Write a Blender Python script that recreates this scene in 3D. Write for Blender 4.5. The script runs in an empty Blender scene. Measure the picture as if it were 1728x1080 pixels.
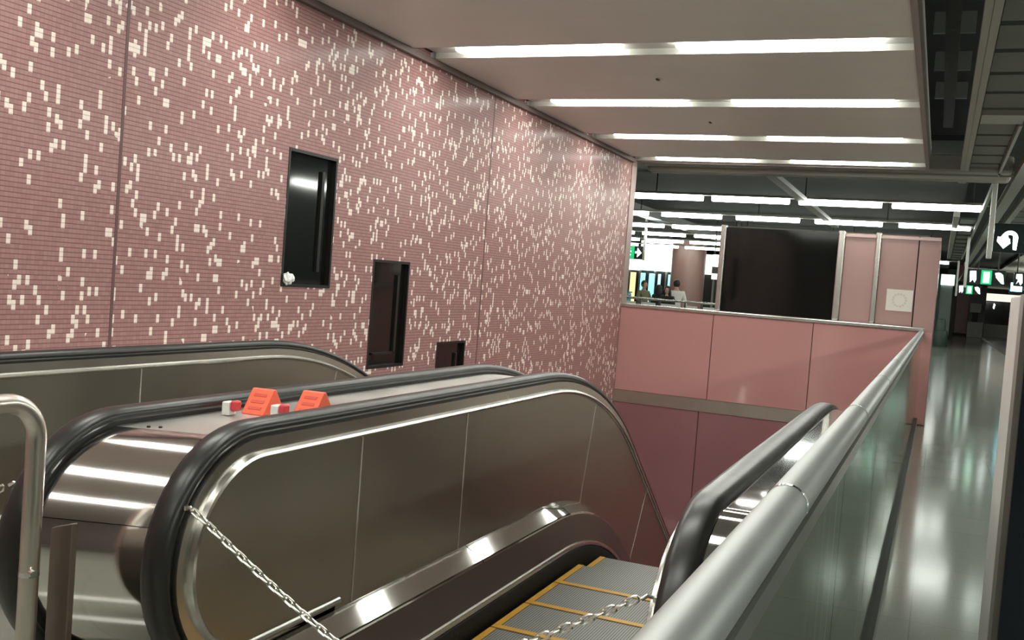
import bpy, bmesh, math, random
from mathutils import Vector, Matrix
random.seed(7)
SC = bpy.context.scene
COL = SC.collection
PI = math.pi
rad = math.radians

# ------------------------------------------------------------------ materials
MATS = {}
def new_mat(name):
    m = bpy.data.materials.new(name); m.use_nodes = True
    nt = m.node_tree
    return m, nt, nt.nodes['Principled BSDF']

def mat(name, col, rough=.5, metal=0., noise=0., scale=6., stretch=(1, 1, 1), bump=0., bscale=None, coat=0., rvar=0., spec=None):
    """plain procedural surface: base colour with a little noise in colour, roughness and bump"""
    if name in MATS: return MATS[name]
    m, nt, b = new_mat(name)
    b.inputs['Base Color'].default_value = (*col, 1)
    b.inputs['Roughness'].default_value = rough
    b.inputs['Metallic'].default_value = metal
    if spec is not None: b.inputs['Specular IOR Level'].default_value = spec
    if coat:
        b.inputs['Coat Weight'].default_value = coat; b.inputs['Coat Roughness'].default_value = .06
    tc = nt.nodes.new('ShaderNodeTexCoord'); mp = nt.nodes.new('ShaderNodeMapping')
    mp.inputs['Scale'].default_value = stretch
    nt.links.new(tc.outputs['Object'], mp.inputs['Vector'])
    nz = nt.nodes.new('ShaderNodeTexNoise'); nz.inputs['Scale'].default_value = scale; nz.inputs['Detail'].default_value = 4
    nt.links.new(mp.outputs['Vector'], nz.inputs['Vector'])
    if noise:
        mx = nt.nodes.new('ShaderNodeMix'); mx.data_type = 'RGBA'
        mx.inputs['A'].default_value = (*[c * (1 - noise) for c in col], 1)
        mx.inputs['B'].default_value = (*[min(1, c * (1 + noise)) for c in col], 1)
        nt.links.new(nz.outputs['Fac'], mx.inputs['Factor'])
        nt.links.new(mx.outputs['Result'], b.inputs['Base Color'])
    if rvar:
        mr = nt.nodes.new('ShaderNodeMapRange')
        mr.inputs['To Min'].default_value = max(.02, rough - rvar); mr.inputs['To Max'].default_value = rough + rvar
        nt.links.new(nz.outputs['Fac'], mr.inputs['Value']); nt.links.new(mr.outputs['Result'], b.inputs['Roughness'])
    if bump:
        n2 = nt.nodes.new('ShaderNodeTexNoise'); n2.inputs['Scale'].default_value = bscale or scale; n2.inputs['Detail'].default_value = 3
        nt.links.new(mp.outputs['Vector'], n2.inputs['Vector'])
        bp = nt.nodes.new('ShaderNodeBump'); bp.inputs['Strength'].default_value = bump; bp.inputs['Distance'].default_value = .01
        nt.links.new(n2.outputs['Fac'], bp.inputs['Height']); nt.links.new(bp.outputs['Normal'], b.inputs['Normal'])
    MATS[name] = m
    return m

def emit(name, col, strength, base=(.8, .8, .8)):
    if name in MATS: return MATS[name]
    m, nt, b = new_mat(name)
    b.inputs['Base Color'].default_value = (*base, 1)
    b.inputs['Emission Color'].default_value = (*col, 1)
    b.inputs['Emission Strength'].default_value = strength
    MATS[name] = m
    return m

def math_node(nt, op, a, b=None, clamp=False):
    n = nt.nodes.new('ShaderNodeMath'); n.operation = op; n.use_clamp = clamp
    for i, v in enumerate((a, b)):
        if v is None: continue
        if isinstance(v, (int, float)): n.inputs[i].default_value = v
        else: nt.links.new(v, n.inputs[i])
    return n.outputs[0]

def mosaic_mat():
    """2.6 cm rose mosaic with scattered white tiles; rows read as dark grout lines"""
    m, nt, b = new_mat('rose mosaic')
    tc = nt.nodes.new('ShaderNodeTexCoord'); sp = nt.nodes.new('ShaderNodeSeparateXYZ')
    nt.links.new(tc.outputs['Object'], sp.inputs[0])
    T = 0.0262
    u = math_node(nt, 'DIVIDE', sp.outputs['Y'], T); v = math_node(nt, 'DIVIDE', sp.outputs['Z'], T)
    iv = math_node(nt, 'FLOOR', v); iu = math_node(nt, 'FLOOR', u)
    fu = math_node(nt, 'FRACT', u); fv = math_node(nt, 'FRACT', v)
    cb = nt.nodes.new('ShaderNodeCombineXYZ'); nt.links.new(iu, cb.inputs[0]); nt.links.new(iv, cb.inputs[1])
    wn = nt.nodes.new('ShaderNodeTexWhiteNoise'); wn.noise_dimensions = '3D'; nt.links.new(cb.outputs[0], wn.inputs['Vector'])
    # a white tile is sometimes two tiles tall: also look at the tile below
    ivb = math_node(nt, 'ADD', iv, 1)
    cb2 = nt.nodes.new('ShaderNodeCombineXYZ'); nt.links.new(iu, cb2.inputs[0]); nt.links.new(ivb, cb2.inputs[1])
    wn2 = nt.nodes.new('ShaderNodeTexWhiteNoise'); wn2.noise_dimensions = '3D'; nt.links.new(cb2.outputs[0], wn2.inputs['Vector'])
    # clusters
    cl = nt.nodes.new('ShaderNodeTexNoise'); cl.inputs['Scale'].default_value = 2.2; cl.inputs['Detail'].default_value = 2
    nt.links.new(tc.outputs['Object'], cl.inputs['Vector'])
    th = nt.nodes.new('ShaderNodeMapRange'); th.inputs['From Min'].default_value = .3; th.inputs['From Max'].default_value = .7
    th.inputs['To Min'].default_value = .048; th.inputs['To Max'].default_value = .082
    nt.links.new(cl.outputs['Fac'], th.inputs['Value'])
    w1 = math_node(nt, 'LESS_THAN', wn.outputs['Value'], th.outputs['Result'])
    w2 = math_node(nt, 'LESS_THAN', wn2.outputs['Value'], th.outputs['Result'])
    white = math_node(nt, 'MAXIMUM', w1, w2)
    # grout
    g1 = math_node(nt, 'LESS_THAN', fv, .2); g2 = math_node(nt, 'LESS_THAN', fu, .09)
    grout = math_node(nt, 'MAXIMUM', g1, math_node(nt, 'MULTIPLY', g2, .45))
    # tile tint
    cr = nt.nodes.new('ShaderNodeMix'); cr.data_type = 'RGBA'
    cr.inputs['A'].default_value = (.30, .150, .142, 1); cr.inputs['B'].default_value = (.37, .200, .186, 1)
    nt.links.new(wn.outputs['Color'], cr.inputs['Factor'])
    mw = nt.nodes.new('ShaderNodeMix'); mw.data_type = 'RGBA'; mw.inputs['B'].default_value = (.84, .72, .65, 1)
    nt.links.new(cr.outputs['Result'], mw.inputs['A']); nt.links.new(white, mw.inputs['Factor'])
    mg = nt.nodes.new('ShaderNodeMix'); mg.data_type = 'RGBA'; mg.inputs['B'].default_value = (.17, .075, .075, 1)
    nt.links.new(mw.outputs['Result'], mg.inputs['A'])
    nt.links.new(math_node(nt, 'MULTIPLY', grout, math_node(nt, 'SUBTRACT', 1.0, math_node(nt, 'MULTIPLY', white, .6))), mg.inputs['Factor'])
    nt.links.new(mg.outputs['Result'], b.inputs['Base Color'])
    b.inputs['Roughness'].default_value = .6
    b.inputs['Specular IOR Level'].default_value = .35
    b.inputs['Coat Weight'].default_value = .16; b.inputs['Coat Roughness'].default_value = .2
    bp = nt.nodes.new('ShaderNodeBump'); bp.inputs['Strength'].default_value = .25; bp.inputs['Distance'].default_value = .004
    hgt = math_node(nt, 'ADD', math_node(nt, 'MULTIPLY', grout, -1.0), math_node(nt, 'MULTIPLY', wn.outputs['Value'], .35))
    nt.links.new(hgt, bp.inputs['Height']); nt.links.new(bp.outputs['Normal'], b.inputs['Normal'])
    MATS['mosaic'] = m
    return m

def tread_mat():
    m, nt, b = new_mat('ribbed aluminium tread')
    tc = nt.nodes.new('ShaderNodeTexCoord'); sp = nt.nodes.new('ShaderNodeSeparateXYZ')
    nt.links.new(tc.outputs['Object'], sp.inputs[0])
    f = math_node(nt, 'FRACT', math_node(nt, 'DIVIDE', sp.outputs['X'], .0125))
    g = math_node(nt, 'LESS_THAN', f, .45)
    mx = nt.nodes.new('ShaderNodeMix'); mx.data_type = 'RGBA'
    mx.inputs['A'].default_value = (.27, .265, .245, 1); mx.inputs['B'].default_value = (.10, .10, .095, 1)
    nt.links.new(g, mx.inputs['Factor']); nt.links.new(mx.outputs['Result'], b.inputs['Base Color'])
    b.inputs['Metallic'].default_value = .4; b.inputs['Roughness'].default_value = .55
    bp = nt.nodes.new('ShaderNodeBump'); bp.inputs['Strength'].default_value = .5; bp.inputs['Distance'].default_value = .006
    nt.links.new(math_node(nt, 'MULTIPLY', g, -1.0), bp.inputs['Height']); nt.links.new(bp.outputs['Normal'], b.inputs['Normal'])
    MATS['tread'] = m
    return m

def floor_mat():
    m, nt, b = new_mat('polished grey-green granite')
    tc = nt.nodes.new('ShaderNodeTexCoord')
    br = nt.nodes.new('ShaderNodeTexBrick'); br.inputs['Scale'].default_value = 1.0
    br.offset = 0; br.inputs['Brick Width'].default_value = .6; br.inputs['Row Height'].default_value = .6
    br.inputs['Mortar Size'].default_value = .004
    br.inputs['Color1'].default_value = (.30, .31, .265, 1); br.inputs['Color2'].default_value = (.325, .335, .285, 1)
    br.inputs['Mortar'].default_value = (.25, .255, .22, 1)
    nt.links.new(tc.outputs['Object'], br.inputs['Vector'])
    nz = nt.nodes.new('ShaderNodeTexNoise'); nz.inputs['Scale'].default_value = 160; nz.inputs['Detail'].default_value = 3
    nt.links.new(tc.outputs['Object'], nz.inputs['Vector'])
    mx = nt.nodes.new('ShaderNodeMix'); mx.data_type = 'RGBA'; mx.blend_type = 'OVERLAY'; mx.inputs['Factor'].default_value = .35
    nt.links.new(br.outputs['Color'], mx.inputs['A']); nt.links.new(nz.outputs['Fac'], mx.inputs['B'])
    nt.links.new(mx.outputs['Result'], b.inputs['Base Color'])
    b.inputs['Roughness'].default_value = .13
    n2 = nt.nodes.new('ShaderNodeTexNoise'); n2.inputs['Scale'].default_value = 3.5; n2.inputs['Detail'].default_value = 2
    nt.links.new(tc.outputs['Object'], n2.inputs['Vector'])
    bp = nt.nodes.new('ShaderNodeBump'); bp.inputs['Strength'].default_value = .015; bp.inputs['Distance'].default_value = .01
    nt.links.new(n2.outputs['Fac'], bp.inputs['Height']); nt.links.new(bp.outputs['Normal'], b.inputs['Normal'])
    MATS['floor'] = m
    return m

def glass_mat():
    """thin architectural glass: clear tint mixed with a mirror coat by Fresnel"""
    m, nt, b = new_mat('greenish sheet glass')
    nt.nodes.remove(b)
    out = nt.nodes['Material Output']
    tr = nt.nodes.new('ShaderNodeBsdfTransparent'); tr.inputs['Color'].default_value = (.88, .93, .87, 1)
    gl = nt.nodes.new('ShaderNodeBsdfGlossy'); gl.inputs['Roughness'].default_value = .04; gl.inputs['Color'].default_value = (.9, .95, .9, 1)
    fr = nt.nodes.new('ShaderNodeFresnel'); fr.inputs['IOR'].default_value = 1.95
    nz = nt.nodes.new('ShaderNodeTexNoise'); nz.inputs['Scale'].default_value = 2.0
    tc = nt.nodes.new('ShaderNodeTexCoord'); nt.links.new(tc.outputs['Object'], nz.inputs['Vector'])
    bp = nt.nodes.new('ShaderNodeBump'); bp.inputs['Strength'].default_value = .04; bp.inputs['Distance'].default_value = .02
    nt.links.new(nz.outputs['Fac'], bp.inputs['Height'])
    nt.links.new(bp.outputs['Normal'], gl.inputs['Normal'])
    mx = nt.nodes.new('ShaderNodeMixShader')
    nt.links.new(fr.outputs[0], mx.inputs[0]); nt.links.new(tr.outputs[0], mx.inputs[1]); nt.links.new(gl.outputs[0], mx.inputs[2])
    nt.links.new(mx.outputs[0], out.inputs['Surface'])
    MATS['glass'] = m
    return m

mosaic_mat(); tread_mat(); floor_mat(); glass_mat()
steel = mat('brushed stainless steel', (.60, .58, .54), .25, 1., .08, 5, (1, 1, 1), rvar=.05)
steel_panel = mat('satin steel panel', (.36, .34, .29), .33, 1., .10, 2.5, (1, 1, 1), rvar=.06)
steel_bright = mat('polished steel', (.74, .73, .70), .085, 1., .06, 6, rvar=.03)
steel_dull = mat('dull pipe steel', (.42, .43, .42), .48, .75, .10, 9, rvar=.07)
drum_steel = mat('worn drum steel', (.66, .63, .61), .085, 1., .10, 3.5, (1, .7, 1), rvar=.035, bump=.008, bscale=5)
rubber = mat('black handrail rubber', (.016, .015, .014), .33, 0, .25, 8, rvar=.05)
black = mat('matt black', (.012, .012, .012), .6, 0, .2, 8)
pink = mat('glossy rose enamel panel', (.54, .27, .262), .17, 0, .05, 1.5, coat=.4, bump=.01, bscale=2.0)
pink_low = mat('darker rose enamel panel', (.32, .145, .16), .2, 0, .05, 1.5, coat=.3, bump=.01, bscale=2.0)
pink_pale = mat('pale rose panel', (.43, .27, .255), .2, 0, .05, 1.5, coat=.4, bump=.015, bscale=2.2)
groove = mat('dark groove', (.12, .06, .06), .6, 0, .1, 6)
ceil_m = mat('off-white metal ceiling panel', (.76, .75, .71), .45, 0, .04, 1.2, (1, 3, 1), bump=.01, bscale=3)
ceil_edge = mat('ceiling edge trim', (.33, .29, .27), .5, .2, .08, 4)
reflector = mat('white light trough', (.5, .49, .46), .4, 0, .03, 5)
dark_ceil = mat('dark ceiling void', (.026, .029, .025), .8, 0, .35, 1.2)
mid_ceil = mat('grey ceiling deck', (.034, .035, .031), .9, 0, .2, 2, spec=.1)
beam_m = mat('grey ceiling beam', (.36, .35, .31), .5, .1, .08, 3)
slat_m = mat('grey ceiling slat', (.15, .155, .14), .6, .1, .12, 3)
yellow = mat('worn yellow step edge', (.52, .27, .02), .5, 0, .22, 14)
red_m = mat('orange-red plastic', (.86, .13, .06), .42, 0, .07, 12)
red_dark = mat('darker red lettering', (.66, .08, .045), .5, 0, .1, 20)
white_p = mat('white plastic', (.75, .74, .70), .5, 0, .05, 12)
red_cap = mat('crimson plastic cap', (.62, .05, .06), .4, 0, .06, 12)
dark_glass = mat('black glass', (.006, .0065, .006), .06, 0, .3, 3, bump=.012, bscale=1.4)
dark_frame = mat('black bronze frame', (.02, .018, .016), .4, .5, .2, 9)
paper = mat('off-white paper', (.72, .68, .62), .75, 0, .04, 12, bump=.02, bscale=20)
paper_mark = mat('faded grey print', (.62, .565, .52), .8, 0, .12, 30)
gal = mat('zinc chain steel', (.75, .74, .68), .26, 1., .12, 20)
tube = emit('fluorescent diffuser', (.98, 1., .92), 9.0)
tube2 = emit('batten tube', (.95, 1., .91), 10.0)
tube3 = emit('platform tube', (.95, 1., .90), 22.0)
brush_m = mat('black skirt brush', (.02, .019, .018), .9, 0, .4, 60, bump=.2, bscale=90)

# ------------------------------------------------------------------ mesh helpers
class MB:
    def __init__(s): s.bm = bmesh.new()
    def box(s, x0, x1, y0, y1, z0, z1):
        vs = [s.bm.verts.new((x, y, z)) for x in (x0, x1) for y in (y0, y1) for z in (z0, z1)]
        for f in ((0, 1, 3, 2), (4, 6, 7, 5), (0, 4, 5, 1), (2, 3, 7, 6), (0, 2, 6, 4), (1, 5, 7, 3)):
            s.bm.faces.new([vs[i] for i in f])
        return s
    def prism(s, poly, a0, a1, axis='x'):
        """polygon of (y,z) pairs pushed along x, (x,z) along y, or (x,y) along z"""
        def P(p, a):
            return (a, p[0], p[1]) if axis == 'x' else (p[0], a, p[1]) if axis == 'y' else (p[0], p[1], a)
        A = [s.bm.verts.new(P(p, a0)) for p in poly]; B = [s.bm.verts.new(P(p, a1)) for p in poly]
        n = len(poly)
        fs = [s.bm.faces.new(A), s.bm.faces.new(B[::-1])]
        for i in range(n): s.bm.faces.new((A[i], B[i], B[(i + 1) % n], A[(i + 1) % n]))
        bmesh.ops.triangulate(s.bm, faces=fs)
        return s
    def grid(s, rows, close=False, close_rows=False):
        R = [[s.bm.verts.new(p) for p in r] for r in rows]
        n = len(R)
        for i in range(n if close_rows else n - 1):
            a, b = R[i], R[(i + 1) % n]
            m = len(a)
            for j in range(m if close else m - 1):
                s.bm.faces.new((a[j], a[(j + 1) % m], b[(j + 1) % m], b[j]))
        return R
    def cap(s, ring): s.bm.faces.new(ring)
    def tube(s, pts, r, n=12, closed=False, caps=True):
        pts = [Vector(p) for p in pts]; N = len(pts); rows = []
        up = None
        for i, p in enumerate(pts):
            if closed: t = pts[(i + 1) % N] - pts[i - 1]
            else: t = pts[min(i + 1, N - 1)] - pts[max(i - 1, 0)]
            t.normalize()
            if up is None:
                up = Vector((0, 0, 1)) if abs(t.z) < .9 else Vector((1, 0, 0))
            a = t.cross(up).normalized(); up = a.cross(t).normalized()
            rr = r[i] if isinstance(r, (list, tuple)) else r
            rows.append([p + a * (math.cos(2 * PI * k / n) * rr) + up * (math.sin(2 * PI * k / n) * rr) for k in range(n)])
        R = s.grid(rows, close=True, close_rows=closed)
        if caps and not closed: s.cap(R[0][::-1]); s.cap(R[-1])
        return s
    def cyl(s, x, y, z0, z1, r, n=24, r2=None):
        return s.tube([(x, y, z0), (x, y, z1)], [r, r if r2 is None else r2], n)
    def lathe(s, prof, cx, cy, n=24):
        rows = [[(cx + r * math.cos(2 * PI * k / n), cy + r * math.sin(2 * PI * k / n), z) for k in range(n)] for r, z in prof]
        R = s.grid(rows, close=True); s.cap(R[0][::-1]); s.cap(R[-1]); return s
    def ball(s, c, r, sub=2, sc=(1, 1, 1)):
        q = bmesh.ops.create_icosphere(s.bm, subdivisions=sub, radius=r)
        for v in q['verts']: v.co = Vector((v.co.x * sc[0] + c[0], v.co.y * sc[1] + c[1], v.co.z * sc[2] + c[2]))
        return q['verts']
    def build(s, name, m, parent=None, smooth=True, bevel=0., angle=35):
        me = bpy.data.meshes.new(name)
        bmesh.ops.recalc_face_normals(s.bm, faces=s.bm.faces[:])
        s.bm.to_mesh(me); s.bm.free()
        if smooth:
            me.polygons.foreach_set('use_smooth', [True] * len(me.polygons))
            me.set_sharp_from_angle(angle=rad(angle))
        me.materials.append(m)
        o = bpy.data.objects.new(name, me); COL.objects.link(o)
        if parent is not None:
            o.parent = parent
            o.matrix_parent_inverse = Matrix.Translation(parent.location).inverted() if parent.rotation_euler.z == 0 else Matrix()
        if bevel:
            bv = o.modifiers.new('bevel', 'BEVEL'); bv.width = bevel; bv.segments = 2; bv.limit_method = 'ANGLE'
        return o

def empty(name, loc=(0, 0, 0)):
    o = bpy.data.objects.new(name, None); COL.objects.link(o); o.location = loc; o.empty_display_size = .1
    return o
def tag(o, label, cat, group=None, kind=None):
    o['label'] = label; o['category'] = cat
    if group: o['group'] = group
    if kind: o['kind'] = kind
    return o
def thing(name, label, cat, loc=(0, 0, 0), group=None): return tag(empty(name, loc), label, cat, group)
def struct(o, label=None):
    o['kind'] = 'structure'
    if label: o['label'] = label
    return o
def copy_tree(o, dx, label=None, parent=None):
    c = o.copy(); COL.objects.link(c)
    if parent is None:
        c.location = o.location + Vector(dx)
        if label: c['label'] = label
    else: c.parent = parent
    for ch in list(o.children):
        copy_tree(ch, dx, None, c)
    return c

# ------------------------------------------------------------------ room shell
XW, XG = -4.40, -0.175          # mosaic wall face, line of the barrier
ZC = 3.475                     # low ceiling
YE = 14.5                      # face of the rose end wall
ZL = -4.6                      # lower level

f = MB()
f.box(XW - .3, 8, -6, 2.86, -.3, 0); f.box(-.215, 8, 2.86, 14.75, -.3, 0); f.box(-17, 8, 14.75, 84, -.3, 0)
struct(f.build('floor', MATS['floor'], smooth=False))
struct(MB().box(XW - .3, -.2, 2.86, 14.75, ZL - .2, ZL).build('floor_lower', mat('lower floor granite', (.3, .3, .27), .25, 0, .1, 20), smooth=False))

# mosaic wall with three openings
WINS = [(6.03, 6.665, 1.375, 2.385), (7.30, 7.93, .70, 1.635), (8.57, 9.195, .02, .893)]
w = MB()
ys = sorted({-6., 14.5} | {v for q in WINS for v in q[:2]})
for a, b in zip(ys[:-1], ys[1:]):
    hole = [q for q in WINS if q[0] == a and q[1] == b]
    zs = [(ZL, 3.9)] if not hole else [(ZL, hole[0][2]), (hole[0][3], 3.9)]
    for z0, z1 in zs: w.box(XW - .3, XW, a, b, z0, z1)
wl = struct(w.build('wall_left', MATS['mosaic'], smooth=False))
for i, y in enumerate((-.63, 4.43, 9.49)):
    MB().box(XW, XW + .002, y - .011, y + .011, ZL, ZC).build('movement_joint', groove, wl, smooth=False)
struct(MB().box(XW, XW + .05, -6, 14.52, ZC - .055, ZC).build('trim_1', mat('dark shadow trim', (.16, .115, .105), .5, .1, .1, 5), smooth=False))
struct(MB().box(XW - .3, XW + .012, 14.5, 14.75, -.05, ZC).build('trim_2', mat('wall end trim', (.32, .22, .2), .45, .1, .1, 5), smooth=False))
# windows
for i, (a, b, c, d) in enumerate(WINS):
    wd = struct(empty('window_%d' % (i + 1), (XW - .09, (a + b) / 2, c)))
    fr = MB(); t = .022
    fr.box(XW - .12, XW + .004, a, b, d - t, d).box(XW - .12, XW + .004, a, b, c, c + t)
    fr.box(XW - .12, XW + .004, a, a + t, c + t, d - t).box(XW - .12, XW + .004, b - t, b, c + t, d - t)
    fr.build('window_frame', dark_frame, wd, smooth=False)
    MB().box(XW - .06, XW - .035, a + t, b - t, c + t, d - t).build('pane', dark_glass, wd, smooth=False)
    m = MB(); ym = a + (b - a) * .73
    m.box(XW - .035, XW - .015, ym, ym + .035, c + t + (.11 if i else .1), d - t - .1)
    if i == 1: m.box(XW - .035, XW - .018, a + .12, ym, c + t + .09, c + t + .11)
    m.build('mullion', dark_frame, wd, smooth=False)
    MB().box(XW - .3, XW - .12, a, b, c, d).build('backing', black, wd, smooth=False)

# other enclosing walls
dark_wall = mat('dim concourse wall', (.20, .16, .15), .4, 0, .15, 1.5)
struct(MB().box(-17, 8, -6.2, -6, -.3, 5).build('wall_back', dark_wall, smooth=False))
struct(MB().box(8, 8.2, -6, 84, -.3, 5).build('wall_right', mat('track side wall', (.05, .055, .05), .4, 0, .3, 1), smooth=False))
struct(MB().box(-17.2, -17, 14.75, 84, -.3, 5).build('wall_outer', dark_wall, smooth=False))
struct(MB().box(-17, 8, 84, 84.2, -.3, 5).build('wall_far', mat('far end wall', (.16, .16, .145), .5, 0, .15, 1), smooth=False))
struct(MB().box(-17, XW - .3, 14.7, 14.75, -.3, 5).build('wall_return', dark_wall, smooth=False))
struct(MB().box(-.215, -.16, 2.86, 14.5, ZL, -.3).build('wall_pit', pink, smooth=False))

# rose end wall: panels, steel band at floor level, steel cap
ew = struct(empty('wall_end', (-2.3, YE, 0)))
cuts = [XW, -2.99, -1.59, -.05]
for a, b in zip(cuts[:-1], cuts[1:]):
    MB().box(a + .005, b - .005, YE, YE + .22, .012, 1.255).build('upper_panel', pink, ew, smooth=False, bevel=.004)
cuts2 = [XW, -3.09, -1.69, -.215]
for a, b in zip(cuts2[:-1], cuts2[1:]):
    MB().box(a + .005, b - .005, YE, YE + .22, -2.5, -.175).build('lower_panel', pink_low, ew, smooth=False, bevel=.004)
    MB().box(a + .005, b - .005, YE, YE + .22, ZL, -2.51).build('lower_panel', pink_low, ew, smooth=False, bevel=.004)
MB().box(XW, -.05, YE + .02, YE + .24, ZL, 1.25).build('backing', groove, ew, smooth=False)
MB().box(XW, -.215, YE - .012, YE + .1, -.172, .008).build('steel_band', mat('band steel', (.50, .45, .40), .35, 1, .1, 3, rvar=.05), ew, smooth=False)
MB().box(XW, -.16, YE - .02, YE + .24, 1.255, 1.31).build('cap_rail', steel, ew, smooth=False, bevel=.01)

# ceiling over the escalators: long panels with slots for the light strips
LY = [-1.28, .98, 3.25, 5.52, 7.83, 10.12, 12.38, 14.45]
SW = .205
c = MB(); y0 = -6.
for y in LY:
    c.box(XW, -.33, y0, y - SW, ZC, ZC + .06); y0 = y + SW
c.box(XW, -.33, y0, 14.78, ZC, ZC + .06)
c.box(XW, -.33, -6, 14.78, ZC + .2, ZC + .26)
cl = struct(c.build('ceiling', ceil_m, smooth=False))
for i, y in enumerate([a + 1.13 for a in LY[:-1]]):
    if i in (4, 5):
        MB().box(-2.55, -2.53, y - .03, y + .03, ZC - .012, ZC).build('sprinkler_plate', dark_frame, cl)
struct(MB().box(-.33, -.285, -6, 14.80, ZC - .02, ZC + .28).build('trim_3', ceil_edge, smooth=False))
struct(MB().box(XW, -.285, 14.78, 14.82, ZC - .02, ZC + .28).build('trim_4', ceil_edge, smooth=False))
def strip_light(y, lab):
    t = thing('ceiling_light', lab, 'ceiling light', (-2.35, y, ZC), 'recessed light strips in the low ceiling')
    m = MB()
    m.box(XW + .06, -.34, y - SW, y - SW + .012, ZC + .0, ZC + .19).box(XW + .06, -.34, y + SW - .012, y + SW, ZC, ZC + .19)
    m.box(XW + .06, -.34, y - SW, y + SW, ZC + .05, ZC + .19)
    m.build('trough', reflector, t, smooth=False)
    for a, b in ((-4.02, -2.58), (-2.09, -.55)):
        n = 10; hw = SW - .02; e = .16
        pts = [(a + e - e * math.sin(PI * k / n), y + hw * math.cos(PI * k / n) * -1) for k in range(n + 1)]
        pts += [(b - e + e * math.sin(PI * k / n), y + hw * math.cos(PI * k / n)) for k in range(n + 1)]
        MB().prism(pts, ZC + .006, ZC + .03, 'z').build('diffuser', tube, t, smooth=False)
    return t
names = {7.83: 'nearest recessed light strip in view, longest in the low ceiling', 10.12: 'second recessed light strip from the camera in the low ceiling',
         12.38: 'third recessed light strip, next to last before the low ceiling ends', 14.45: 'last recessed light strip at the far edge of the low ceiling'}
for y in LY:
    strip_light(y, names.get(y, 'recessed light strip in the low ceiling, behind or above the camera'))

# dark void, beams and slats above the platform
struct(MB().box(-17, 8, -6, 84, 4.75, 4.9).build('ceiling_upper', dark_ceil, smooth=False))
struct(MB().box(-17, .3, 15.7, 84, 4.0, 4.08).build('ceiling_far', mid_ceil, smooth=False))
trim_n = [4]
def trim(m, *boxes, bevel=0.):
    trim_n[0] += 1
    b = MB()
    for q in boxes: b.box(*q)
    return struct(b.build('trim_%d' % trim_n[0], m, smooth=False, bevel=bevel))
trim(beam_m, (.098, .146, -6, 16.4, ZC, ZC + .1), (.150, .204, -6, 16.4, ZC, ZC + .1), (.12, .18, -6, 16.4, ZC + .01, ZC + .09))
trim(beam_m, (XW, .75, 14.95, 15.2, ZC - .02, ZC + .22), bevel=.04)
trim(beam_m, (XW, .75, 15.3, 15.55, ZC - .09, ZC + .1), bevel=.06)
trim(beam_m, (-2.72, -2.55, 15.4, 27, ZC + .0, ZC + .08))
trim(dark_frame, (-8.3, -7.9, 20, 44, ZC + .15, ZC + .4))
for k in range(12):
    y = -4 + k * 1.6
    trim(slat_m, (-.28, .09, y, y + .06, 4.2, 4.4))
trim(mat('cable tray', (.012, .013, .012), .8, 0, .2, 4), (-.16, -.04, -6, 14.6, 4.0, 4.06))
# slatted soffit right of the beam, with dark gaps
for k in range(22):
    y = -1.0 + k * .78
    if k == 15: continue
    trim(slat_m, (.215, .565, y, y + .66, ZC + .05, ZC + .09))
trim(beam_m, (.215, .6, 10.7, 11.2, ZC + .0, ZC + .05))
trim(beam_m, (.575, .605, 11.2, 16.4, ZC - .02, ZC + .08))
trim(beam_m, (.57, .62, 16.6, 40, ZC - .02, ZC + .08))
trim(beam_m, (.80, .96, -4, 46, ZC - .02, ZC + .12))
for k in range(26):
    y = 0 + k * 1.25
    trim(slat_m, (1.15, 2.6, y, y + 1.1, ZC + .06, ZC + .1))
trim(beam_m, (1.1, 1.2, -4, 60, ZC + .0, ZC + .1))
trim(beam_m, (.10, .22, 22, 40, ZC - .02, ZC + .09))
for k in range(11):
    trim(slat_m, (.25, .55, 23 + k * 1.7, 24.1 + k * 1.7, ZC + .02, ZC + .06))
trim(mat('pale soffit', (.42, .42, .38), .5, 0, .06, 2), (.9, 7, 46, 83, ZC - .15, ZC - .05))

# pendant batten rows beyond the low ceiling
def batten(y, x0, x1, lab, pitch=1.72, off=0.):
    t = thing('batten_light', lab, 'ceiling light', ((x0 + x1) / 2, y, ZC), 'rows of batten lights beyond the low ceiling')
    MB().box(x0, x1, y - .07, y + .07, ZC + .055, ZC + .10).build('batten_body', beam_m, t, smooth=False)
    for k in range(int((x1 - x0) / 3) + 1):
        x = x0 + .6 + 3 * k
        if x < x1: MB().cyl(x, y, ZC + .1, 4.0, .012, 8).build('hanger', dark_frame, t)
    x = x1 - off
    while x - 1.5 > x0:
        m = MB(); m.box(x - 1.54, x, y - .06, y + .06, ZC - .055, ZC + .055)
        m.build('diffuser', tube2, t, smooth=False, bevel=.02)
        x -= pitch
    return t
batten(20.35, -9.2, .68, 'long row of white batten tubes, nearest one beyond the low ceiling', off=.13)
batten(25.2, -10.9, .62, 'second row of white batten tubes beyond the low ceiling', 1.9, .12)
batten(29.9, -12, -.4, 'third row of white batten tubes, showing left of the black glass', 1.8, .3)
batten(34.4, -13, -.4, 'fourth row of white batten tubes, seen left of the black glass', 1.85, .5)
batten(39.1, -14, -.4, 'fifth row of white batten tubes, low in the opening left of the glass', 1.8, .1)
batten(44.0, -15, .5, 'farthest visible row of white batten tubes, just above the rose pillar', 1.85, .3)
def batten_along(x, y0, y1):
    t = thing('batten_light', 'batten light along the track side of the platform, outside the view', 'ceiling light', (x, y0, ZC), 'rows of batten lights beyond the low ceiling')
    MB().box(x - .08, x + .08, y0, y1, ZC + .055, ZC + .12).build('batten_body', beam_m, t, smooth=False)
    for q in (1, 6): MB().cyl(x, y0 + q, ZC + .12, 4.598, .012, 8).build('hanger', dark_frame, t)
    y = y0 + .1
    while y + 1.5 < y1:
        MB().box(x - .07, x + .07, y, y + 1.5, ZC - .06, ZC + .055).build('diffuser', tube3, t, smooth=False); y += 1.75
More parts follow.
